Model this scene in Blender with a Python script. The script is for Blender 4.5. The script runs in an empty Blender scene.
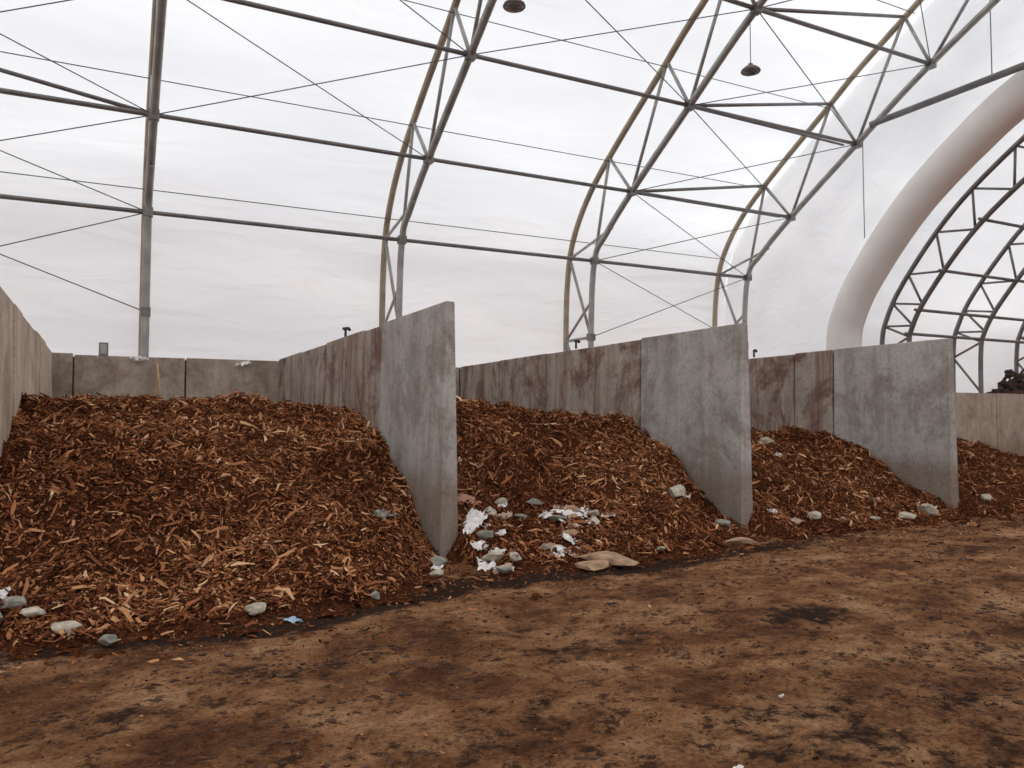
import bpy, math, numpy as np
from mathutils import Vector, Matrix
rng = np.random.default_rng(7)
scene = bpy.context.scene
try:
    scene.view_settings.view_transform = 'Standard'
    scene.view_settings.look = 'None'
except Exception: pass

# ------------------------------------------------------------------ noise
def _hash(ix, iy, seed):
    h = (ix.astype(np.int64)*374761393 + iy.astype(np.int64)*668265263 + seed*1442695041) & 0x7fffffff
    h = ((h ^ (h >> 13))*1274126177) & 0x7fffffff
    h = h ^ (h >> 16)
    return (h & 0xffff)/65535.0
def vnoise(x, y, seed=0):
    x = np.asarray(x, float); y = np.asarray(y, float)
    ix = np.floor(x); iy = np.floor(y); fx = x-ix; fy = y-iy
    fx = fx*fx*(3-2*fx); fy = fy*fy*(3-2*fy)
    a=_hash(ix,iy,seed); b=_hash(ix+1,iy,seed); c=_hash(ix,iy+1,seed); d=_hash(ix+1,iy+1,seed)
    return (a*(1-fx)+b*fx)*(1-fy)+(c*(1-fx)+d*fx)*fy
def fbm(x, y, octv=4, seed=0):
    s=0; a=.5; tot=0
    for o in range(octv):
        s = s + a*vnoise(np.asarray(x)*2**o, np.asarray(y)*2**o, seed+o*17); tot+=a; a*=.5
    return s/tot

# ------------------------------------------------------------------ materials
def newmat(name):
    m = bpy.data.materials.new(name); m.use_nodes = True
    nt = m.node_tree; nt.nodes.clear()
    return m, nt, nt.nodes, nt.links
def N(nodes, typ, **kw):
    n = nodes.new(typ)
    for k, v in kw.items(): setattr(n, k, v)
    return n
def ramp(nodes, stops, interp='LINEAR'):
    r = nodes.new('ShaderNodeValToRGB'); cr = r.color_ramp; cr.interpolation = interp
    while len(cr.elements) < len(stops): cr.elements.new(.5)
    for e,(p,c) in zip(cr.elements, stops):
        e.position = p; e.color = (*c, 1) if len(c)==3 else c
    return r
def mix(nodes, links, fac, a, b, mode='MIX'):
    n = nodes.new('ShaderNodeMix'); n.data_type='RGBA'; n.blend_type=mode
    for sock, v in ((n.inputs[0],fac),(n.inputs[6],a),(n.inputs[7],b)):
        if hasattr(v,'is_linked'): links.new(v, sock)
        else: sock.default_value = v if not isinstance(v,tuple) else (*v,1) if len(v)==3 else v
    return n.outputs[2]
def simple(name, col, rough=.6, metal=0, noise=0.0, nscale=5, bump=0):
    m,nt,nd,lk = newmat(name)
    out=N(nd,'ShaderNodeOutputMaterial'); p=N(nd,'ShaderNodeBsdfPrincipled')
    p.inputs['Roughness'].default_value=rough; p.inputs['Metallic'].default_value=metal
    tc=N(nd,'ShaderNodeTexCoord'); nz=N(nd,'ShaderNodeTexNoise'); nz.inputs['Scale'].default_value=nscale; nz.inputs['Detail'].default_value=6
    lk.new(tc.outputs['Object'],nz.inputs['Vector'])
    r=ramp(nd,[(.3,tuple(c*(1-noise) for c in col)),(.7,tuple(min(1,c*(1+noise)) for c in col))])
    lk.new(nz.outputs['Fac'],r.inputs[0]); lk.new(r.outputs[0],p.inputs['Base Color'])
    if bump:
        b=N(nd,'ShaderNodeBump'); b.inputs['Strength'].default_value=bump; b.inputs['Distance'].default_value=.01
        lk.new(nz.outputs['Fac'],b.inputs['Height']); lk.new(b.outputs[0],p.inputs['Normal'])
    lk.new(p.outputs[0],out.inputs[0])
    return m

def mat_fabric():
    m,nt,nd,lk = newmat('translucent_white_fabric')
    out=N(nd,'ShaderNodeOutputMaterial')
    tc=N(nd,'ShaderNodeTexCoord')
    mp=N(nd,'ShaderNodeMapping'); mp.inputs['Scale'].default_value=(.16,.5,.7); lk.new(tc.outputs['Object'],mp.inputs['Vector'])
    nz=N(nd,'ShaderNodeTexNoise'); nz.inputs['Scale'].default_value=.8; nz.inputs['Detail'].default_value=3; nz.inputs['Roughness'].default_value=.4; nz.inputs['Distortion'].default_value=.4
    lk.new(mp.outputs[0],nz.inputs['Vector'])
    r=ramp(nd,[(.3,(.765,.78,.80)),(.7,(.89,.90,.91))]); lk.new(nz.outputs['Fac'],r.inputs[0])
    mp2=N(nd,'ShaderNodeMapping'); mp2.inputs['Scale'].default_value=(.5,1.2,1.8); mp2.inputs['Rotation'].default_value=(0,.2,0); lk.new(tc.outputs['Object'],mp2.inputs['Vector'])
    n2=N(nd,'ShaderNodeTexNoise'); n2.inputs['Scale'].default_value=.9; n2.inputs['Detail'].default_value=2; n2.inputs['Distortion'].default_value=.8; lk.new(mp2.outputs[0],n2.inputs['Vector'])
    b=N(nd,'ShaderNodeBump'); b.inputs['Strength'].default_value=.30; b.inputs['Distance'].default_value=.22
    lk.new(n2.outputs['Fac'],b.inputs['Height'])
    d=N(nd,'ShaderNodeBsdfDiffuse'); t=N(nd,'ShaderNodeBsdfTranslucent'); mx=N(nd,'ShaderNodeMixShader'); mx.inputs[0].default_value=.5
    for s in (d,t): lk.new(r.outputs[0],s.inputs['Color']); lk.new(b.outputs[0],s.inputs['Normal'])
    lk.new(d.outputs[0],mx.inputs[1]); lk.new(t.outputs[0],mx.inputs[2]); lk.new(mx.outputs[0],out.inputs[0])
    return m

def mat_concrete(name, base, stain, stain_amt, warm=0):
    m,nt,nd,lk = newmat(name)
    out=N(nd,'ShaderNodeOutputMaterial'); p=N(nd,'ShaderNodeBsdfPrincipled'); p.inputs['Roughness'].default_value=.85
    tc=N(nd,'ShaderNodeTexCoord'); co=tc.outputs['Object']
    n1=N(nd,'ShaderNodeTexNoise'); n1.inputs['Scale'].default_value=1.6; n1.inputs['Detail'].default_value=12; n1.inputs['Roughness'].default_value=.72; lk.new(co,n1.inputs['Vector'])
    r1=ramp(nd,[(.3,tuple(c*.62 for c in base)),(.5,tuple(c*.95 for c in base)),(.72,tuple(c*1.22 for c in base))]); lk.new(n1.outputs['Fac'],r1.inputs[0])
    mp=N(nd,'ShaderNodeMapping'); mp.inputs['Scale'].default_value=(2.6,2.6,.30); lk.new(co,mp.inputs['Vector'])
    n2=N(nd,'ShaderNodeTexNoise'); n2.inputs['Scale'].default_value=1.6; n2.inputs['Detail'].default_value=9; n2.inputs['Roughness'].default_value=.7; n2.inputs['Distortion'].default_value=.3; lk.new(mp.outputs[0],n2.inputs['Vector'])
    r2=ramp(nd,[(.47,(0,0,0)),(.62,(1,1,1))]); lk.new(n2.outputs['Fac'],r2.inputs[0])
    sm=N(nd,'ShaderNodeMath',operation='MULTIPLY'); lk.new(r2.outputs[0],sm.inputs[0]); sm.inputs[1].default_value=stain_amt
    c=mix(nd,lk,sm.outputs[0],r1.outputs[0],stain)
    n3=N(nd,'ShaderNodeTexNoise'); n3.inputs['Scale'].default_value=.9; n3.inputs['Detail'].default_value=10; n3.inputs['Roughness'].default_value=.75; n3.inputs['Distortion'].default_value=.5
    mp3=N(nd,'ShaderNodeMapping'); mp3.inputs['Location'].default_value=(3,7,1); lk.new(co,mp3.inputs['Vector']); lk.new(mp3.outputs[0],n3.inputs['Vector'])
    r3=ramp(nd,[(.50,(0,0,0)),(.60,(1,1,1))]); lk.new(n3.outputs['Fac'],r3.inputs[0])
    sm3=N(nd,'ShaderNodeMath',operation='MULTIPLY'); lk.new(r3.outputs[0],sm3.inputs[0]); sm3.inputs[1].default_value=min(1,stain_amt*1.1)
    c=mix(nd,lk,sm3.outputs[0],c,tuple(s*.75 for s in stain))
    sx=N(nd,'ShaderNodeSeparateXYZ'); lk.new(co,sx.inputs[0])
    ad=N(nd,'ShaderNodeMath',operation='ADD'); lk.new(sx.outputs[2],ad.inputs[0])
    sc=N(nd,'ShaderNodeMath',operation='MULTIPLY'); lk.new(n1.outputs['Fac'],sc.inputs[0]); sc.inputs[1].default_value=-1.4; lk.new(sc.outputs[0],ad.inputs[1])
    r4=ramp(nd,[(0,(.7,.7,.7)),(.35,(0,0,0))]); lk.new(ad.outputs[0],r4.inputs[0])
    c=mix(nd,lk,r4.outputs[0],c,(.20,.13,.085))
    v=N(nd,'ShaderNodeTexNoise'); v.inputs['Scale'].default_value=17; v.inputs['Detail'].default_value=8; v.inputs['Roughness'].default_value=.8; lk.new(co,v.inputs['Vector'])
    r5=ramp(nd,[(.34,(.60,.58,.56)),(.46,(1,1,1)),(.66,(1.14,1.14,1.14))]); lk.new(v.outputs['Fac'],r5.inputs[0])
    c=mix(nd,lk,1.0,c,r5.outputs[0],'MULTIPLY')
    lk.new(c,p.inputs['Base Color'])
    b2=N(nd,'ShaderNodeBump'); b2.inputs['Strength'].default_value=.35; b2.inputs['Distance'].default_value=.02; lk.new(v.outputs['Fac'],b2.inputs['Height'])
    lk.new(b2.outputs[0],p.inputs['Normal']); lk.new(p.outputs[0],out.inputs[0])
    return m

def mat_chips():
    m,nt,nd,lk = newmat('shredded_wood')
    out=N(nd,'ShaderNodeOutputMaterial'); p=N(nd,'ShaderNodeBsdfDiffuse')
    at=N(nd,'ShaderNodeAttribute'); at.attribute_name='tone'
    r=ramp(nd,[(0,(.022,.009,.005)),(.24,(.080,.028,.014)),(.47,(.215,.076,.034)),(.70,(.38,.155,.070)),(.88,(.58,.30,.145)),(1,(.76,.50,.29))]); lk.new(at.outputs['Fac'],r.inputs[0])
    lk.new(r.outputs[0],p.inputs['Color']); lk.new(p.outputs[0],out.inputs[0])
    return m
def mat_mulch():
    m,nt,nd,lk = newmat('fine_mulch')
    out=N(nd,'ShaderNodeOutputMaterial'); p=N(nd,'ShaderNodeBsdfDiffuse')
    tc=N(nd,'ShaderNodeTexCoord'); co=tc.outputs['Object']
    n1=N(nd,'ShaderNodeTexNoise'); n1.inputs['Scale'].default_value=28; n1.inputs['Detail'].default_value=6; n1.inputs['Roughness'].default_value=.7; lk.new(co,n1.inputs['Vector'])
    r1=ramp(nd,[(.3,(.018,.007,.004)),(.5,(.07,.024,.011)),(.65,(.17,.062,.028)),(.78,(.32,.14,.06))]); lk.new(n1.outputs['Fac'],r1.inputs[0])
    lk.new(r1.outputs[0],p.inputs['Color'])
    b2=N(nd,'ShaderNodeBump'); b2.inputs['Strength'].default_value=1; b2.inputs['Distance'].default_value=.03; lk.new(n1.outputs['Fac'],b2.inputs['Height'])
    lk.new(b2.outputs[0],p.inputs['Normal']); lk.new(p.outputs[0],out.inputs[0])
    return m
def mat_ground():
    m,nt,nd,lk = newmat('packed_dirt')
    out=N(nd,'ShaderNodeOutputMaterial'); p=N(nd,'ShaderNodeBsdfPrincipled'); p.inputs['Roughness'].default_value=1.0
    p.inputs['Specular IOR Level'].default_value=.15
    tc=N(nd,'ShaderNodeTexCoord'); co=tc.outputs['Object']
    mp=N(nd,'ShaderNodeMapping'); mp.inputs['Scale'].default_value=(.85,1,1); mp.inputs['Rotation'].default_value=(0,0,.12); lk.new(co,mp.inputs['Vector'])
    n1=N(nd,'ShaderNodeTexNoise'); n1.inputs['Scale'].default_value=1.3; n1.inputs['Detail'].default_value=13; n1.inputs['Roughness'].default_value=.76; n1.inputs['Distortion'].default_value=.1; lk.new(mp.outputs[0],n1.inputs['Vector'])
    r1=ramp(nd,[(.38,(.12,.046,.019)),(.46,(.25,.108,.046)),(.54,(.43,.212,.098)),(.64,(.62,.36,.195))]); lk.new(n1.outputs['Fac'],r1.inputs[0])
    n2=N(nd,'ShaderNodeTexNoise'); n2.inputs['Scale'].default_value=34; n2.inputs['Detail'].default_value=8; n2.inputs['Roughness'].default_value=.8; lk.new(co,n2.inputs['Vector'])
    r2=ramp(nd,[(.38,(.26,.20,.17)),(.46,(.9,.88,.86)),(.64,(1.25,1.25,1.22))]); lk.new(n2.outputs['Fac'],r2.inputs[0])
    c=mix(nd,lk,1.0,r1.outputs[0],r2.outputs[0],'MULTIPLY')
    n3=N(nd,'ShaderNodeTexNoise'); n3.inputs['Scale'].default_value=7; n3.inputs['Detail'].default_value=10; n3.inputs['Roughness'].default_value=.78; lk.new(mp.outputs[0],n3.inputs['Vector'])
    r3=ramp(nd,[(.54,(0,0,0)),(.58,(.88,.88,.88))]); lk.new(n3.outputs['Fac'],r3.inputs[0])
    c=mix(nd,lk,r3.outputs[0],c,(.070,.027,.012))
    at=N(nd,'ShaderNodeAttribute'); at.attribute_name='tone'
    ad=N(nd,'ShaderNodeMath',operation='MULTIPLY_ADD'); lk.new(n3.outputs['Fac'],ad.inputs[0]); ad.inputs[1].default_value=3.2; ad.inputs[2].default_value=-1.85
    ad2=N(nd,'ShaderNodeMath',operation='MULTIPLY_ADD'); lk.new(at.outputs['Fac'],ad2.inputs[0]); ad2.inputs[1].default_value=1.5; lk.new(ad.outputs[0],ad2.inputs[2])
    r6=ramp(nd,[(.05,(0,0,0)),(.55,(.95,.95,.95))]); lk.new(ad2.outputs[0],r6.inputs[0])
    gt=N(nd,'ShaderNodeMath',operation='MULTIPLY'); lk.new(r6.outputs[0],gt.inputs[0])
    sat=N(nd,'ShaderNodeMath',operation='MULTIPLY'); sat.use_clamp=True; lk.new(at.outputs['Fac'],sat.inputs[0]); sat.inputs[1].default_value=3; lk.new(sat.outputs[0],gt.inputs[1])
    c=mix(nd,lk,gt.outputs[0],c,(.032,.014,.008))
    lk.new(c,p.inputs['Base Color'])
    b=N(nd,'ShaderNodeBump'); b.inputs['Strength'].default_value=1; b.inputs['Distance'].default_value=.03; lk.new(n2.outputs['Fac'],b.inputs['Height'])
    b2=N(nd,'ShaderNodeBump'); b2.inputs['Strength'].default_value=1; b2.inputs['Distance'].default_value=.06; lk.new(n3.outputs['Fac'],b2.inputs['Height']); lk.new(b.outputs[0],b2.inputs['Normal'])
    lk.new(b2.outputs[0],p.inputs['Normal']); lk.new(p.outputs[0],out.inputs[0])
    return m

FAB=mat_fabric(); CHIP=mat_chips(); MULCH=mat_mulch(); GRD=mat_ground()
CONF=mat_concrete('concrete_front_panel',(.46,.435,.405),(.28,.225,.18),.55)
CONB=mat_concrete('concrete_stained_panel',(.41,.345,.29),(.20,.105,.07),.85)
CONL=mat_concrete('concrete_tan_panel',(.44,.36,.29),(.27,.185,.13),.55)
CONW=mat_concrete('concrete_pale_panel',(.68,.54,.42),(.40,.27,.19),.6)
JOINT=simple('joint_sealant',(.05,.042,.036),.9)
STEEL=simple('galvanised_steel',(.36,.35,.33),.5,.4,.2,3)
STEELD=simple('dark_galvanised_steel',(.19,.178,.172),.5,.35,.2,3)
STEELT=simple('tan_reflection_steel',(.38,.31,.225),.6,.25,.25,2)  # galvanised outer chords; reflections on them painted in as tan
CABLE=simple('cable_steel',(.13,.125,.125),.5,.4)
RIM=simple('rim_fabric',(.86,.825,.79),.7,0,.05,1.2,.2)
BLACK=simple('black_plastic',(.03,.03,.03),.5)
STONE=simple('pale_stone',(.46,.40,.31),.9,0,.35,14,.6)
STONEB=simple('grey_stone',(.27,.25,.205),.9,0,.4,14,.6)
STONED=simple('tan_rock_slab',(.38,.24,.145),.9,0,.4,9,.6)
PAPER=simple('white_paper',(.80,.76,.72),.7,0,.16,14,.3)
CARD=simple('beige_cardboard',(.50,.37,.27),.8,0,.2,12,.3)
PINK=simple('pale_pink_paper',(.55,.28,.21),.8,0,.2,10,.3)
BLUEP=simple('blue_plastic',(.36,.48,.62),.4,0,.2,20)
CLOD=simple('dirt_clod',(.075,.030,.015),.95,0,.5,10,.5)
LOG=simple('dark_bark',(.05,.032,.025),.95,0,.5,10,.5)
LAMPM=simple('lamp_housing',(.15,.125,.12),.5,.3)
LAMPG=simple('lamp_glass',(.5,.44,.42),.3,0)
PALEWOOD=simple('pale_wood',(.5,.29,.14),.7,0,.2,20)

# ------------------------------------------------------------------ mesh helpers
class MB:
    def __init__(s): s.v=[]; s.f=[]; s.mi=[]; s.mats=[]; s.sm=[]
    def mat(s,m):
        if m not in s.mats: s.mats.append(m)
        return s.mats.index(m)
    def add(s,vs,fs,m,smooth=False):
        o=len(s.v); k=s.mat(m); s.v.extend([tuple(v) for v in vs])
        for f in fs: s.f.append(tuple(o+i for i in f)); s.mi.append(k); s.sm.append(smooth)
    def tube(s,pts,r,m,n=8,closed_ends=True):
        pts=[Vector(p) for p in pts]; vs=[]; fs=[]
        ref=None
        for i,p in enumerate(pts):
            d=(pts[min(i+1,len(pts)-1)]-pts[max(i-1,0)]).normalized()
            if ref is None:
                ref=Vector((1,0,0)) if abs(d.x)<.9 else Vector((0,0,1))
            a=(ref-d*ref.dot(d)).normalized(); b=d.cross(a); ref=a
            for k in range(n):
                t=2*math.pi*k/n; vs.append(p+a*(r*math.cos(t))+b*(r*math.sin(t)))
        for i in range(len(pts)-1):
            for k in range(n):
                k2=(k+1)%n; fs.append((i*n+k,i*n+k2,(i+1)*n+k2,(i+1)*n+k))
        if closed_ends:
            fs.append(tuple(range(n))[::-1]); fs.append(tuple((len(pts)-1)*n+k for k in range(n)))
        s.add(vs,fs,m,True)
    def box(s,lo,hi,m):
        x0,y0,z0=lo; x1,y1,z1=hi
        vs=[(x0,y0,z0),(x1,y0,z0),(x1,y1,z0),(x0,y1,z0),(x0,y0,z1),(x1,y0,z1),(x1,y1,z1),(x0,y1,z1)]
        s.add(vs,[(0,3,2,1),(4,5,6,7),(0,1,5,4),(1,2,6,5),(2,3,7,6),(3,0,4,7)],m)
    def build(s,name,bevel=0):
        me=bpy.data.meshes.new(name); me.from_pydata(s.v,[],s.f)
        for m in s.mats: me.materials.append(m)
        me.polygons.foreach_set('material_index',s.mi); me.polygons.foreach_set('use_smooth',s.sm); me.update()
        ob=bpy.data.objects.new(name,me); scene.collection.objects.link(ob)
        if bevel:
            b=ob.modifiers.new('bevel','BEVEL'); b.width=bevel; b.segments=2; b.limit_method='ANGLE'
        return ob
def quadmesh(name,V,F,mats,mi,smooth,tone=None):
    me=bpy.data.meshes.new(name); nv=len(V); nf=len(F)
    me.vertices.add(nv); me.vertices.foreach_set('co',np.ascontiguousarray(V,dtype=np.float32).ravel())
    me.loops.add(nf*4); me.loops.foreach_set('vertex_index',np.ascontiguousarray(F,dtype=np.int32).ravel())
    me.polygons.add(nf); me.polygons.foreach_set('loop_start',np.arange(nf,dtype=np.int32)*4)
    try: me.polygons.foreach_set('loop_total',np.full(nf,4,dtype=np.int32))
    except Exception: pass
    me.polygons.foreach_set('material_index',np.asarray(mi,dtype=np.int32))
    me.polygons.foreach_set('use_smooth',np.asarray(smooth,dtype=bool))
    for m in mats: me.materials.append(m)
    me.update(calc_edges=True)
    if tone is not None:
        a=me.attributes.new('tone','FLOAT','POINT'); a.data.foreach_set('value',np.asarray(tone,dtype=np.float32))
    me.validate()
    ob=bpy.data.objects.new(name,me); scene.collection.objects.link(ob); return ob
def gridfaces(nx,ny):
    i=np.arange(nx-1)[:,None]*ny+np.arange(ny-1)[None,:]; i=i.ravel()
    return np.stack([i,i+ny,i+ny+1,i+1],1)
def catmull(P,k=6):
    P=[np.array(p,float) for p in P]; out=[]
    for i in range(len(P)-1):
        p0=P[max(i-1,0)];p1=P[i];p2=P[i+1];p3=P[min(i+2,len(P)-1)]
        for j in range(k):
            t=j/k; out.append(.5*((2*p1)+(-p0+p2)*t+(2*p0-5*p1+4*p2-p3)*t*t+(-p0+3*p1-3*p2+p3)*t**3))
    out.append(P[-1]); return out
def mirror(P): return list(P)+[np.array([-p[0],p[1]]) for p in reversed(P[:-1])]

# ------------------------------------------------------------------ layout
WX=[-1.05,3.6,8.2,12.87]       # divider walls
YF,YB,WH=8.56,18.8,3.0
XG=18.9                         # gable plane
TX=[-11.1,-5.2,.74,6.65,12.5,18.4]
OUT=[(20.7,0),(20.7,4),(20.6,5.8),(20.25,7.05),(19.3,8.25),(17.8,9.35),(16,10.5),(14.25,11.6),(10.5,13.5),(5.5,15.0),(0,15.6)]
INN=[(19.3,0),(19.3,4),(19.1,6.2),(18.5,6.85),(17.25,7.75),(14.85,9.25),(12.6,10.6),(9.2,12.2),(5,13.5),(0,14.1)]
outp=catmull(OUT,5); innp=catmull(INN,5)

# ------------------------------------------------------------------ heap height
TXK=[-6,-3,1,2.4,3.1,3.5,3.75,4.6,6.6,7.9,8.15,8.4,10,12.4,12.85,13.1,16,24]
TYK=[6.6,6.7,6.75,7.1,7.9,8.6,7.9,7.55,7.6,8.2,8.5,7.9,7.9,8.2,8.4,8.0,8.0,8.3]
def heap_h(x,y):
    x=np.asarray(x,float); y=np.asarray(y,float)
    T=np.interp(x,TXK,TYK)
    C=np.interp(x,[-6,-2,0,1.5,3.0,3.55,3.7,5.2,7.5,8.15,8.3,10,12.8,13,16,18,24],[1.65,1.70,1.76,1.76,1.60,1.52,1.68,1.76,1.60,1.56,1.38,1.36,1.22,1.3,1.2,1.05,1.0])
    W=np.interp(x,[-6,1,2.4,3.5,4.5,6,8.1,9,12.8,14,24],[5.4,5.4,4.9,2.9,4.6,4.6,3.0,4.0,3.0,4.0,4.0])
    T=T+(fbm(x*1.3,x*0+3,3,5)-.5)*.4
    t=np.clip((y-T)/W,0,1); S=.45*t+.55*t*t*(3-2*t)
    h=C*S
    lump=(fbm(x*.9,y*.9,3,11)-.5)*.42+(fbm(x*3.2,y*3.2,3,23)-.5)*.26
    h=h+lump*np.clip(t*4,0,1)
    h=h-.02+.05*np.clip((y-T)/.5,-1,1)
    return h

def chips(n,x0,x1,y0,y1,hfun,lmin,lmax,keep=None,lift=.01,bright=0.0,pitch=.33,pw=1.8,ratio=(.1,.35),wmax=.035):
    x=rng.uniform(x0,x1,n); y=rng.uniform(y0,y1,n)
    if keep is not None:
        k=keep(x,y); x=x[k]; y=y[k]; n=len(x)
    z=hfun(x,y)
    L=rng.uniform(0,1,n)**pw*(lmax-lmin)+lmin
    Wd=L*rng.uniform(ratio[0],ratio[1],n)+.003; Wd=np.minimum(Wd,wmax); Th=rng.uniform(.002,.009,n)
    a=rng.uniform(0,2*np.pi,n); e=.06
    gx=(hfun(x+e,y)-hfun(x-e,y))/(2*e); gy=(hfun(x,y+e)-hfun(x,y-e))/(2*e)
    d=np.stack([np.cos(a),np.sin(a),gx*np.cos(a)+gy*np.sin(a)+rng.normal(0,pitch,n)],1); d/=np.linalg.norm(d,axis=1)[:,None]
    nr=np.stack([-gx+rng.normal(0,.7,n),-gy+rng.normal(0,.7,n),np.ones(n)],1)
    w=np.cross(nr,d); w/=np.linalg.norm(w,axis=1)[:,None]; u=np.cross(d,w)
    P=np.stack([x,y,z+lift+rng.uniform(-.015,.035,n)],1)
    V=np.zeros((n,12,3))
    bend=rng.normal(0,.09,n)*L; side=rng.normal(0,.08,n)*L
    e1=rng.uniform(.1,1.1,n); e2=rng.uniform(.05,.8,n)
    for s,(pos,ws) in enumerate(((-.5,e1),(0.,np.ones(n)),(.5,e2))):
        c=P+d*(L*(pos if pos else rng.uniform(-.25,.25,n)))[:,None]
        if pos==0: c=c+u*bend[:,None]+w*side[:,None]
        for k,(sw,su) in enumerate(((-1,-1),(1,-1),(1,1),(-1,1))):
            V[:,s*4+k]=c+w*(Wd*.5*ws*sw)[:,None]+u*(Th*.5*su)[:,None]
    base=[]
    for s in (0,4):
        for k in range(4):
            k2=(k+1)%4; base.append((s+k,s+k2,s+4+k2,s+4+k))
    base+= [(3,2,1,0),(8,9,10,11)]
    F=(np.array(base)[None]+12*np.arange(n)[:,None,None]).reshape(-1,4)
    patch=(fbm(x*1.1,y*1.1,3,41)-.5)*.45+(fbm(x*5,y*5,2,43)-.5)*.25
    tone=np.clip(rng.beta(1.7,2.2,n)*1.0+patch+bright,0.02,1)
    return V.reshape(-1,3),F,np.repeat(tone,12)

def make_heap(x0,x1,dens):
    step=.05
    xs=np.linspace(x0,x1,max(2,int((x1-x0)/step))); ys=np.concatenate([np.arange(6.1,13.2,step),np.arange(13.3,18.72,.2)])
    X,Y=np.meshgrid(xs,ys,indexing='ij'); Z=heap_h(X,Y)+(fbm(X*8,Y*8,3,77)-.5)*.11
    V=np.stack([X.ravel(),Y.ravel(),Z.ravel()],1); F=gridfaces(len(xs),len(ys))
    zf=Z.ravel()[F].max(1); F=F[zf>-.03]
    mi=[0]*len(F); sm=[True]*len(F)
    mg=.02
    area=(x1-x0)*7
    kp=lambda x,y:heap_h(x,y)>-.01
    sets=[chips(int(area*dens*.58),x0+mg,x1-mg,6.3,13.3,heap_h,.010,.055,keep=kp,lift=.010,bright=-.03,ratio=(.12,.5)),
          chips(int(area*dens*.30),x0+mg,x1-mg,6.3,13.3,heap_h,.03,.12,keep=kp,lift=.018,bright=.0,pw=2.2,pitch=.4),
          chips(int(area*dens*.05),x0+mg,x1-mg,6.3,13.3,heap_h,.08,.25,keep=kp,lift=.03,bright=.10,pw=2.4,ratio=(.06,.22),wmax=.04,pitch=.4),
          chips(int((x1-x0)*5*60),x0+mg,x1-mg,13.3,18.6,heap_h,.05,.2,lift=.015)]
    Vs=[V]; Fs=[F]; off=len(V); tone=[np.full(len(V),.2)]
    for v,f,t in sets:
        Vs.append(v); Fs.append(f+off); off+=len(v); tone.append(t); mi+= [1]*len(f); sm+=[False]*len(f)
    return quadmesh('wood_chip_heap',np.concatenate(Vs),np.concatenate(Fs),[MULCH,CHIP],mi,sm,np.concatenate(tone))
make_heap(-1.05,3.6,2000)
make_heap(3.6,8.2,1700)
make_heap(8.2,12.87,1300)
make_heap(12.87,18.8,500)
make_heap(-4.5,-1.05,300)

# ------------------------------------------------------------------ ground
def ground_h(x,y):
    return (fbm(x*.35,y*.35,3,3)-.5)*.10+(fbm(x*2.2,y*2.8,4,9)-.5)*.050+(fbm(x*9,y*9,3,15)-.5)*.036-.02
xs=np.concatenate([np.linspace(-70,-6,30),np.arange(-5.5,15,.05),np.linspace(15.2,26,50),np.linspace(28,90,25)])
ys=np.concatenate([np.linspace(-70,0,30),np.arange(.5,9.2,.045),np.linspace(9.5,21,30),np.linspace(23,80,20)])
X,Y=np.meshgrid(xs,ys,indexing='ij'); Z=ground_h(X,Y)
V=np.stack([X.ravel(),Y.ravel(),Z.ravel()],1); F=gridfaces(len(xs),len(ys))
T=np.interp(X,[-6,-3,1,2.4,3.3,3.75,4.6,6.6,8.0,8.4,10,12.4,13.1,16,24],[6.6,6.7,6.75,7.1,7.6,7.6,7.5,7.6,7.9,7.9,7.9,8.0,8.0,8.0,8.3])
d=T-.22-Y+(fbm(X*1.5,Y*1.5,3,61)-.5)*.6
wet=np.exp(-(d/.32)**2)*np.interp(X,[-6,0,1,1.6,6,7.5,10,30],[.35,.5,.9,1.4,1.3,.5,.3,.1])
wet=np.clip(wet*(.5+1.2*fbm(X*3,Y*3,3,62)),0,1)
def blob(cx,cy,rx,ry,a): return a*np.exp(-(((X-cx)/rx)**2+((Y-cy)/ry)**2))
for bl in (blob(5.2,4.75,.45,.25,.75),blob(3.2,4.9,.9,.3,.4),blob(1.2,5.3,.8,.25,.45),blob(8.3,3.9,.8,.3,.4),blob(.6,3.6,.6,.3,.5),blob(3.6,2.9,.8,.25,.45),blob(9.5,6.2,1.1,.3,.35),blob(2.2,3.9,.5,.4,.35),blob(0,4.9,.7,.3,.4)):
    wet=np.maximum(wet,bl)
wet=np.maximum(wet,.34*np.clip((5.6-Y)/2.5,0,1)*np.clip(fbm(X*1.3,Y*1.8,3,91)*2.4-.5,0,1))
quadmesh('floor',V,F,[GRD],[0]*len(F),[True]*len(F),wet.ravel())

v1,f1,t1=chips(22000,-4,16,5.0,8.7,ground_h,.012,.10,keep=lambda x,y:(rng.uniform(0,1,len(x))<np.exp(-np.clip(np.interp(x,[-6,1,4,8,16],[6.7,6.8,7.5,7.9,8.0])-y,0,9)/.5)),lift=.006,pitch=.12,pw=2.5)
v2,f2,t2=chips(7000,-3,14,1.8,8,ground_h,.005,.035,lift=.004,pitch=.08,bright=-.05,pw=3)
quadmesh('scattered_wood_chips',np.concatenate([v1,v2]),np.concatenate([f1,f2+len(v1)]),[CHIP],[0]*(len(f1)+len(f2)),[False]*(len(f1)+len(f2)),np.concatenate([t1,t2]))

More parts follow.
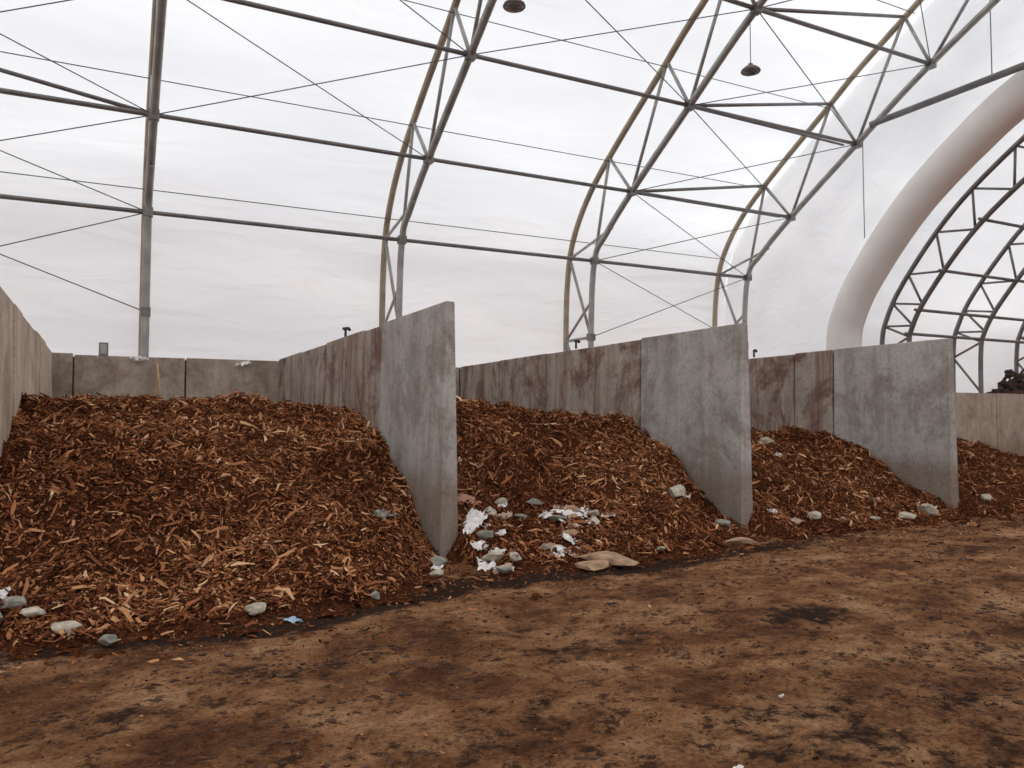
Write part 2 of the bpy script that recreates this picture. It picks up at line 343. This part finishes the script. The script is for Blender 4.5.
import bmesh
def ico(sub):
    bm=bmesh.new(); bmesh.ops.create_icosphere(bm,subdivisions=sub,radius=1)
    V=np.array([v.co[:] for v in bm.verts]); F=[tuple(v.index for v in f.verts) for f in bm.faces]; bm.free(); return V,F
I1=ico(1); I2=ico(2); I3=ico(3)
def rock(ico_,size,sq=(1,1,.6),cuts=9,jit=.03):
    V,F=ico_; V=V.copy()
    for _ in range(cuts):
        nrm=rng.normal(size=3); nrm/=np.linalg.norm(nrm); dd=rng.uniform(.45,.85)
        q=V@nrm; V=V-np.clip(q-dd,0,None)[:,None]*nrm
    V=V*(1+rng.normal(0,jit,len(V)))[:,None]
    W=V*np.array(sq)*size*1.15
    a=rng.uniform(0,6.28); c,s2=math.cos(a),math.sin(a)
    return W@np.array([[c,s2,0],[-s2,c,0],[0,0,1]]),F
mb=MB()
n=34000
cx=rng.uniform(-3.5,14,n); cy=rng.uniform(1.8,8.0,n)
dens=fbm(cx*1.6,cy*2.2,4,88); gz=ground_h(cx,cy)
for x,y,dn,g in zip(cx,cy,dens,gz):
    if rng.uniform()>(dn-.44)*3.4: continue
    sz=.003+.024*rng.uniform()**5
    W,F=rock(I1,sz,(1.3,.9,.5),3,.15); mb.add(W+np.array([x,y,g+sz*.1]),F,CLOD)
mb.build('dirt_clods')

# ------------------------------------------------------------------ debris
def surf(x,y): return max(float(heap_h(np.array([x]),np.array([y]))[0]),float(ground_h(np.array([x]),np.array([y]))[0]))
def stone(x,y,size,m=STONE,sq=(1,.8,.55)):
    b=MB(); W,F=rock(I3,size,sq,14); b.add(W+np.array([x,y,surf(x,y)+size*sq[2]*.45+.025]),F,m,False); return b.build('stone')
def crumple(name,x,y,size,m,amp=.35,z=None,tall=.6):
    k=8; g=np.linspace(-1,1,k); A,B=np.meshgrid(g,g,indexing='ij')
    H=rng.uniform(-1,1,(k,k))*amp; A=A+rng.uniform(-.15,.15,(k,k)); B=B+rng.uniform(-.15,.15,(k,k))
    cr=rng.uniform(-.3,.3); H=H+np.abs(A-cr)*rng.uniform(-.3,.4)+ (B+1)*.5*tall*rng.uniform(.7,1.3)
    yaw=rng.uniform(-.9,.9); c,s=math.cos(yaw),math.sin(yaw)
    X_=(A*c-B*s)*size; Y_=(A*s+B*c)*size*.6; Z_=(H-H.min())*size*.8
    zz=surf(x,y)-.01 if z is None else z
    V=[(x+a,y+b_,zz+c_) for a,b_,c_ in zip(X_.ravel(),Y_.ravel(),Z_.ravel())]
    F=[tuple(int(q) for q in f) for f in gridfaces(k,k)]
    b=MB(); b.add(V,F,m); return b.build(name)
for x,y,s,m in [(-.2,6.75,.10,STONE),(-.62,7.25,.10,STONEB),(-.75,7.1,.11,STONEB),(1.15,6.9,.10,STONE),(.05,6.45,.08,STONEB),(-.45,7.05,.07,STONE),
                (4.35,9.1,.11,STONE),(4.75,9.0,.10,STONEB),(3.85,7.95,.12,STONE),(4.1,7.9,.10,STONE),
                (7.2,8.95,.18,STONE),(7.75,8.6,.12,STONEB),(11.2,8.25,.12,STONE),(11.9,8.4,.15,STONE),(9.2,8.3,.10,STONE),(10.4,8.2,.09,STONE),
                (11.0,11.0,.16,STONE),(6.0,7.75,.06,STONE),(13.8,8.6,.12,STONE),(3.3,8.25,.09,STONEB),(3.1,7.75,.07,STONE),
                (5.0,9.1,.10,STONEB),(4.6,9.3,.09,STONE),(5.6,8.6,.09,STONE),(5.35,8.7,.08,STONED),(5.15,8.75,.10,STONEB),(5.75,8.8,.10,STONE),(5.45,8.95,.10,STONED),(3.95,8.3,.09,STONEB),(4.0,8.75,.09,STONED),
                (4.55,8.0,.09,STONEB),(5.0,8.2,.09,STONED),(3.8,7.6,.08,STONEB),(9.7,8.2,.07,STONED),(2.2,6.95,.06,STONEB)]:
    stone(x,y,s,m,(1.2,.8,.6))
stone(5.0,7.5,.33,STONED,(1.35,.55,.24)); stone(7.35,7.85,.2,STONED,(1.2,.6,.35)); stone(4.75,7.35,.22,STONED,(1.2,.6,.24))
for x,y,s,t in [(3.84,8.42,.12,1.6),(3.92,8.62,.11,1.6),(3.80,8.15,.10,.9),(3.72,7.85,.10,.5),(3.95,8.05,.09,.6),(4.12,8.35,.08,.8),(3.9,7.7,.08,.4),(3.75,8.0,.07,.6),(4.05,8.5,.07,.8),(3.25,8.1,.06,.7),
              (4.75,7.95,.13,.7),(4.92,8.05,.10,.9),(4.62,7.85,.08,.4),(4.8,7.75,.08,.5),(5.3,8.75,.13,.9),(5.1,8.9,.11,.8),(5.5,8.85,.12,.9),(5.7,8.95,.10,.8),(5.2,8.65,.08,.6),(5.6,8.7,.09,.7),(4.6,9.25,.08,.6),(5.45,8.55,.07,.4),
              (-.75,7.6,.08,.8),(-.85,7.4,.06,.8),(9.4,8.5,.07,.5),(11.3,8.9,.08,.5),(7.6,9.2,.07,.6),(10.9,10.6,.08,.6),(2.73,2.93,.028,.6),(3.6,3.5,.022,.6),(8.6,8.5,.08,.5),(7.0,9.3,.06,.5),(12.2,8.5,.07,.5)]:
    crumple('crumpled_paper',x,y,s,PAPER,.3,tall=t)
for x,y,s in [(4.0,9.15,.14),(4.15,9.2,.10)]: crumple('pink_paper_sheet',x,y,s,PINK,.25)
for x,y,s in [(5.9,8.7,.11),(4.45,8.95,.12),(5.2,8.45,.09),(3.85,7.7,.11),(8.9,8.3,.11),(-.3,7.2,.05),(5.35,9.0,.10),(4.95,7.85,.08),(4.05,8.55,.08)]: crumple('cardboard_scrap',x,y,s,CARD,.2)
crumple('blue_plastic_scrap',1.4,6.62,.06,BLUEP,.3)
crumple('grey_plastic_scrap',2.95,9.0,.13,STONEB,.3)

# ------------------------------------------------------------------ concrete walls
YS=[YF,11.0,12.0,14.3,16.5,18.72]
for wi,x in enumerate(WX):
    b=MB()
    for i in range(5):
        y0,y1=YS[i]+.016,YS[i+1]-.016
        tb,tt=(.125,.06) ; off=rng.uniform(-.015,.015); h=WH+ (0 if i==0 else rng.uniform(-.03,.0))
        xa=x+off
        vs=[(xa-tb,y0,-.3),(xa+tb,y0,-.3),(xa+tb,y1,-.3),(xa-tb,y1,-.3),(xa-tt,y0,h),(xa+tt,y0,h),(xa+tt,y1,h),(xa-tt,y1,h)]
        m=CONW if wi==0 else (CONF if i==0 else CONB)
        b.add(vs,[(0,3,2,1),(4,5,6,7),(0,1,5,4),(1,2,6,5),(2,3,7,6),(3,0,4,7)],m)
    b.box((x-.035,YS[0]+.1,-.2),(x+.035,YS[-1]-.05,WH-.06),JOINT)
    b.build('concrete_partition_wall',.014)
def panel_wall(name,x0,x1,y,h,seams,m,th=.12):
    b=MB(); e=[x0]+seams+[x1]
    for i in range(len(e)-1):
        hh=h+rng.uniform(-.03,.02); o=rng.uniform(-.012,.012)
        b.box((e[i]+.016,y+o,-.3),(e[i+1]-.016,y+th+o,hh),m)
    b.box((x0+.05,y+.03,-.2),(x1-.05,y+th-.03,h-.06),JOINT)
    return b.build(name,.012)
panel_wall('concrete_back_wall',-10,XG-.3,YB,2.98,[-7.6,-5.2,-2.9,-.62,1.55,3.62,5.8,8.15,10.4,12.87,15.2,17],CONL)
panel_wall('concrete_side_wall',XG+.2,50,15.0,2.42,[20.5,22.6,24.7,26.8,29,31.2,33.4,36,38.5,41,44,47],CONL)
for x in WX[1:]:
    b=MB(); b.tube([(x,13.2,3.0),(x,13.2,3.14)],.022,BLACK); b.tube([(x-.05,13.15,3.14),(x+.05,13.2,3.16),(x+.08,13.2,3.12)],.028,BLACK)
    b.build('black_standpipe')
b=MB(); b.box((-.16,18.8,2.95),(.02,18.9,3.24),STEELD); b.box((-.13,18.79,3.0),(-.01,18.8,3.2),STEEL); b.build('junction_box',.01)
crumple('plastic_sheet_scrap',.62,18.68,.14,PAPER,.5,z=2.85); crumple('plastic_sheet_scrap',2.75,18.68,.12,PAPER,.5,z=2.8)
b=MB(); b.tube([(.75,13.0,1.7),(.68,13.1,2.45)],.014,PALEWOOD,6); b.build('wooden_stake')

# ------------------------------------------------------------------ fabric shell
fo=mirror([np.array([p[0]+.13,p[1]+ (.1 if p[1]>6 else 0)]) for p in outp])
def shell(name,prof,x0,x1,m,dx=.5,trs=None,sag=.0,cut=None):
    xs=np.arange(x0,x1+1e-6,dx); xs[-1]=x1; P=np.array(prof)
    V=[]
    tg=np.gradient(P,axis=0); nn=np.stack([tg[:,1],-tg[:,0]],1); nn/=np.linalg.norm(nn,axis=1)[:,None]+1e-9
    for x in xs:
        s=0
        if trs is not None:
            dd=min(abs(x-t) for t in trs); s=-sag*min(1,dd/2.9)**.7
        wob=(fbm(np.full(len(P),x*.4),np.arange(len(P))*.35,3,5)-.5)*.10
        Q=P+nn*(s+wob)[:,None]*np.where(P[:,1:2]>.5,1,0)
        for q in Q: V.append((x,q[0],q[1]))
    V=np.array(V); F=gridfaces(len(xs),len(P))
    if cut is not None:
        c=V[F].mean(1); F=F[~cut(c)]
    return quadmesh(name,V,F,[m],[0]*len(F),[True]*len(F))
# unseen side opening behind the camera, added to let in frontal sky light
shell('ceiling',fo,-17.1,XG,FAB,.45,TX,.12,cut=lambda c:(c[:,1]<-17)&(c[:,2]<9.2)&(c[:,0]>-11)&(c[:,0]<18))
OPN=[(16.3,0),(16.3,3.6),(16.05,4.8),(15.3,6.0),(13.85,7.6),(12.1,8.9),(10.6,9.7),(7,11.0),(3,11.8),(0,12)]
opn=mirror(catmull(OPN,6))
def resamp(P,n):
    P=np.array(P); d=np.r_[0,np.cumsum(np.linalg.norm(np.diff(P,axis=0),axis=1))]; t=np.linspace(0,d[-1],n)
    return np.stack([np.interp(t,d,P[:,0]),np.interp(t,d,P[:,1])],1)
na=90; A=resamp(fo,na); B=resamp(opn,na); V=[];K=10
for i in range(na):
    for k in range(K+1):
        q=A[i]*(1-k/K)+B[i]*(k/K); V.append((XG+.02,q[0],q[1]))
quadmesh('wall_right',np.array(V),gridfaces(na,K+1),[FAB],[0]*((na-1)*K),[True]*((na-1)*K))
V=[]
for i in range(na):
    for k in range(K+1): q=A[i]*(1-k/K); V.append((-17.1,q[0],q[1]*1 if k<K else 0))
quadmesh('wall_left',np.array(V),gridfaces(na,K+1),[FAB],[0]*((na-1)*K),[True]*((na-1)*K))
# padded rim
b=MB(); P=np.array(opn); tg=np.gradient(P,axis=0); nn=np.stack([-tg[:,1],tg[:,0]],1); nn/=np.linalg.norm(nn,axis=1)[:,None]
SG=np.sign((nn[0]@np.array([-1,0])))
P2=P+nn*.34*SG
b.tube([(XG+.15,q[0],q[1]) for q in P2],.48,RIM,24,False); b.build('padded_arch_rim')
shell('ceiling_annex',opn,XG+.02,62,FAB,.6)
Bq=resamp(opn,na); V=[]
for i in range(na):
    for k in range(K+1): q=Bq[i]*(1-k/K); V.append((62,q[0],q[1] if k<K else 0))
quadmesh('wall_annex_end',np.array(V),gridfaces(na,K+1),[FAB],[0]*((na-1)*K),[True]*((na-1)*K))

# ------------------------------------------------------------------ trusses
inn_nodes=[(19.3,.1),(19.3,2.0),(19.3,4.0),(19.1,6.2),(17.25,7.75),(14.85,9.25),(12.6,10.6),(9.2,12.2),(5,13.5),(0,14.1)]
rad_nodes=[(20.7,.1),(20.7,2.0),(20.7,4.0),(20.45,6.5),(18.3,9.0),(15.7,10.7),(13.3,12.15),(10,13.7),(5.4,15.03),(0,15.6)]
for x in TX:
    b=MB()
    for sgn in (1,-1):
        b.tube([(x,sgn*p[0],p[1]) for p in outp],.085,STEELT,10)
        b.tube([(x,sgn*p[0],p[1]) for p in innp],.085,STEEL,10)
        for i,p in enumerate(inn_nodes):
            q=rad_nodes[i]; b.tube([(x,sgn*p[0],p[1]),(x,sgn*q[0],q[1])],.045,STEEL,8)
            if i<len(inn_nodes)-1:
                q2=rad_nodes[i+1]; b.tube([(x,sgn*p[0],p[1]),(x,sgn*q2[0],q2[1])],.045,STEEL,8)
            if 2<=i<4:
                p2=inn_nodes[i+1]; b.tube([(x,sgn*q[0],q[1]),(x,sgn*(p2[0]+p[0])/2,(p2[1]+p[1])/2)],.04,STEEL,8)
            b.box((x-.10,sgn*p[0]-.09,p[1]-.1),(x+.10,sgn*p[0]+.09,p[1]+.1),STEELD)
    b.build('roof_truss')
b=MB(); cb=MB()
xe0,xe1=-17,18.4
for sgn in (1,-1):
    for (y,z) in inn_nodes[3:]:
        b.tube([(xe0,sgn*y,z),(xe1,sgn*y,z)],.05,STEELD,8)
        if y==0: break
    for (xa,xb) in ((TX[2],TX[1]),(TX[4],TX[5])):
        for i in range(3,8):
            p=inn_nodes[i]; q=rad_nodes[i]
            b.tube([(xa,sgn*p[0],p[1]),(xb,sgn*q[0],q[1])],.045,STEELD,8)
            if i<6: b.tube([(xa,sgn*p[0],p[1]-.02),(xb,sgn*p[0]+.45*sgn,p[1]+.12)],.035,STEELD,8)
    for (y,z) in ((20.2,7.0),(19.0,8.35),(18.3,8.9),(15.7,10.55),(13.0,12.1)):
        cb.tube([(xe0,sgn*y,z),(xe1,sgn*y,z)],.012,CABLE,6)
    for (xa,xb) in ((TX[1],TX[2]),(TX[2],TX[3]),(TX[3],TX[4]),(TX[4],TX[5])):
        for i in range(2,8):
            p=inn_nodes[i]; q=inn_nodes[min(i+1,9)]
            if xa==TX[2] and i<4: continue
            if xa==TX[3] and i<5: continue
            cb.tube([(xa,sgn*p[0],p[1]),(xb,sgn*q[0],q[1])],.012,CABLE,6); cb.tube([(xb,sgn*p[0],p[1]),(xa,sgn*q[0],q[1])],.012,CABLE,6)
b.build('roof_purlins')
for (y,z0,z1) in ((14.7,6.6,9.6),(11.1,9.6,12.0)): cb.tube([(18.45,y,z0),(18.45,y,z1)],.012,CABLE,6)
cb.build('bracing_cables')
b=MB(); b.tube([(18.3,-14.3,9.6),(18.3,14.3,9.6)],.09,STEELD); b.tube([(18.62,-14.3,9.75),(18.62,14.3,9.75)],.05,STEEL); b.build('gable_tie_beam')
def inset(d): return P+nn*d*SG
ax=[20.8+3.4*k for k in range(12)]
for x in ax:
    b=MB(); o=inset(.25); i_=inset(1.15)
    b.tube([(x,q[0],q[1]) for q in o],.07,STEELD,8); b.tube([(x,q[0],q[1]) for q in i_],.07,STEELD,8)
    idx=list(range(2,len(P)-1,4))
    for a,c in zip(idx[:-1],idx[1:]):
        mid=(a+c)//2
        b.tube([(x,*o[a]),(x,*i_[mid])],.035,STEELD,6); b.tube([(x,*i_[mid]),(x,*o[c])],.035,STEELD,6)
    b.build('annex_roof_truss')
b=MB(); i_=inset(1.15)
for k in range(10,len(P)-8,5): b.tube([(20.6,*i_[k]),(60,*i_[k])],.045,STEELD,6)
b.build('annex_purlins')

# ------------------------------------------------------------------ lamps
def lamp(x,y,z):
    b=MB(); seg=28
    prof=[(.015,.16),(.05,.15),(.06,.09),(.14,.07),(.20,.02),(.215,-.02),(.20,-.04),(.17,-.03)]
    vs=[];fs=[]
    for r,h in prof:
        for k in range(seg):
            t=2*math.pi*k/seg; vs.append((x+r*math.cos(t),y+r*math.sin(t),z+h))
    for i in range(len(prof)-1):
        for k in range(seg):
            k2=(k+1)%seg; fs.append((i*seg+k,i*seg+k2,(i+1)*seg+k2,(i+1)*seg+k))
    b.add(vs,fs,LAMPM,True)
    b.add([(x+.17*math.cos(2*math.pi*k/seg),y+.17*math.sin(2*math.pi*k/seg),z-.03) for k in range(seg)],[tuple(range(seg))],LAMPG)
    for r in (.06,.12): b.tube([(x+r*math.cos(2*math.pi*k/20),y+r*math.sin(2*math.pi*k/20),z-.04) for k in range(21)],.008,LAMPM,6)
    for k in range(6):
        t=math.pi*k/3; b.tube([(x,y,z-.045),(x+.19*math.cos(t),y+.19*math.sin(t),z-.045)],.006,LAMPM,5)
    b.tube([(x,y,z+.15),(x,y,z+.25),(x,y,10.5)],.010,CABLE,6)
    b.build('hanging_high_bay_lamp')
lamp(6.6,12.75,9.3); lamp(12.5,12.8,9.3)

b=MB()
for k in range(110):
    x=rng.uniform(25.4,28); y=rng.uniform(15.2,15.7); z=2.2+rng.uniform(0,.95)*min(1,(x-25.2)/.9)
    a=rng.uniform(-.8,.8); L=rng.uniform(.1,.3)
    b.tube([(x-L,y,z-a*L),(x,y+.02,z+.03),(x+L,y+rng.uniform(-.1,.1),z+a*L)],rng.uniform(.04,.09),LOG if k%4 else CLOD,7)
b.box((25.6,15.3,0),(28,15.7,2.6),LOG)
b.build('bark_log_pile')

# ------------------------------------------------------------------ world & camera
w=bpy.data.worlds.new('World'); scene.world=w; w.use_nodes=True
nd=w.node_tree.nodes; lk=w.node_tree.links; nd.clear()
o=nd.new('ShaderNodeOutputWorld'); bg=nd.new('ShaderNodeBackground'); tc=nd.new('ShaderNodeTexCoord'); sx=nd.new('ShaderNodeSeparateXYZ')
r=ramp(nd,[(0,(.53,.56,.60)),(.25,(.78,.80,.84)),(1,(1,1,1))])
lk.new(tc.outputs['Generated'],sx.inputs[0]); lk.new(sx.outputs[2],r.inputs[0]); lk.new(r.outputs[0],bg.inputs[0]); bg.inputs[1].default_value=2.35
lk.new(bg.outputs[0],o.inputs[0])

cam=bpy.data.cameras.new('camera'); co=bpy.data.objects.new('camera',cam); scene.collection.objects.link(co); scene.camera=co
co.location=(0,0,1.6); co.rotation_euler=(math.radians(92.6),0,math.radians(-27.2)); cam.lens=27.77; cam.sensor_width=36; cam.clip_end=500
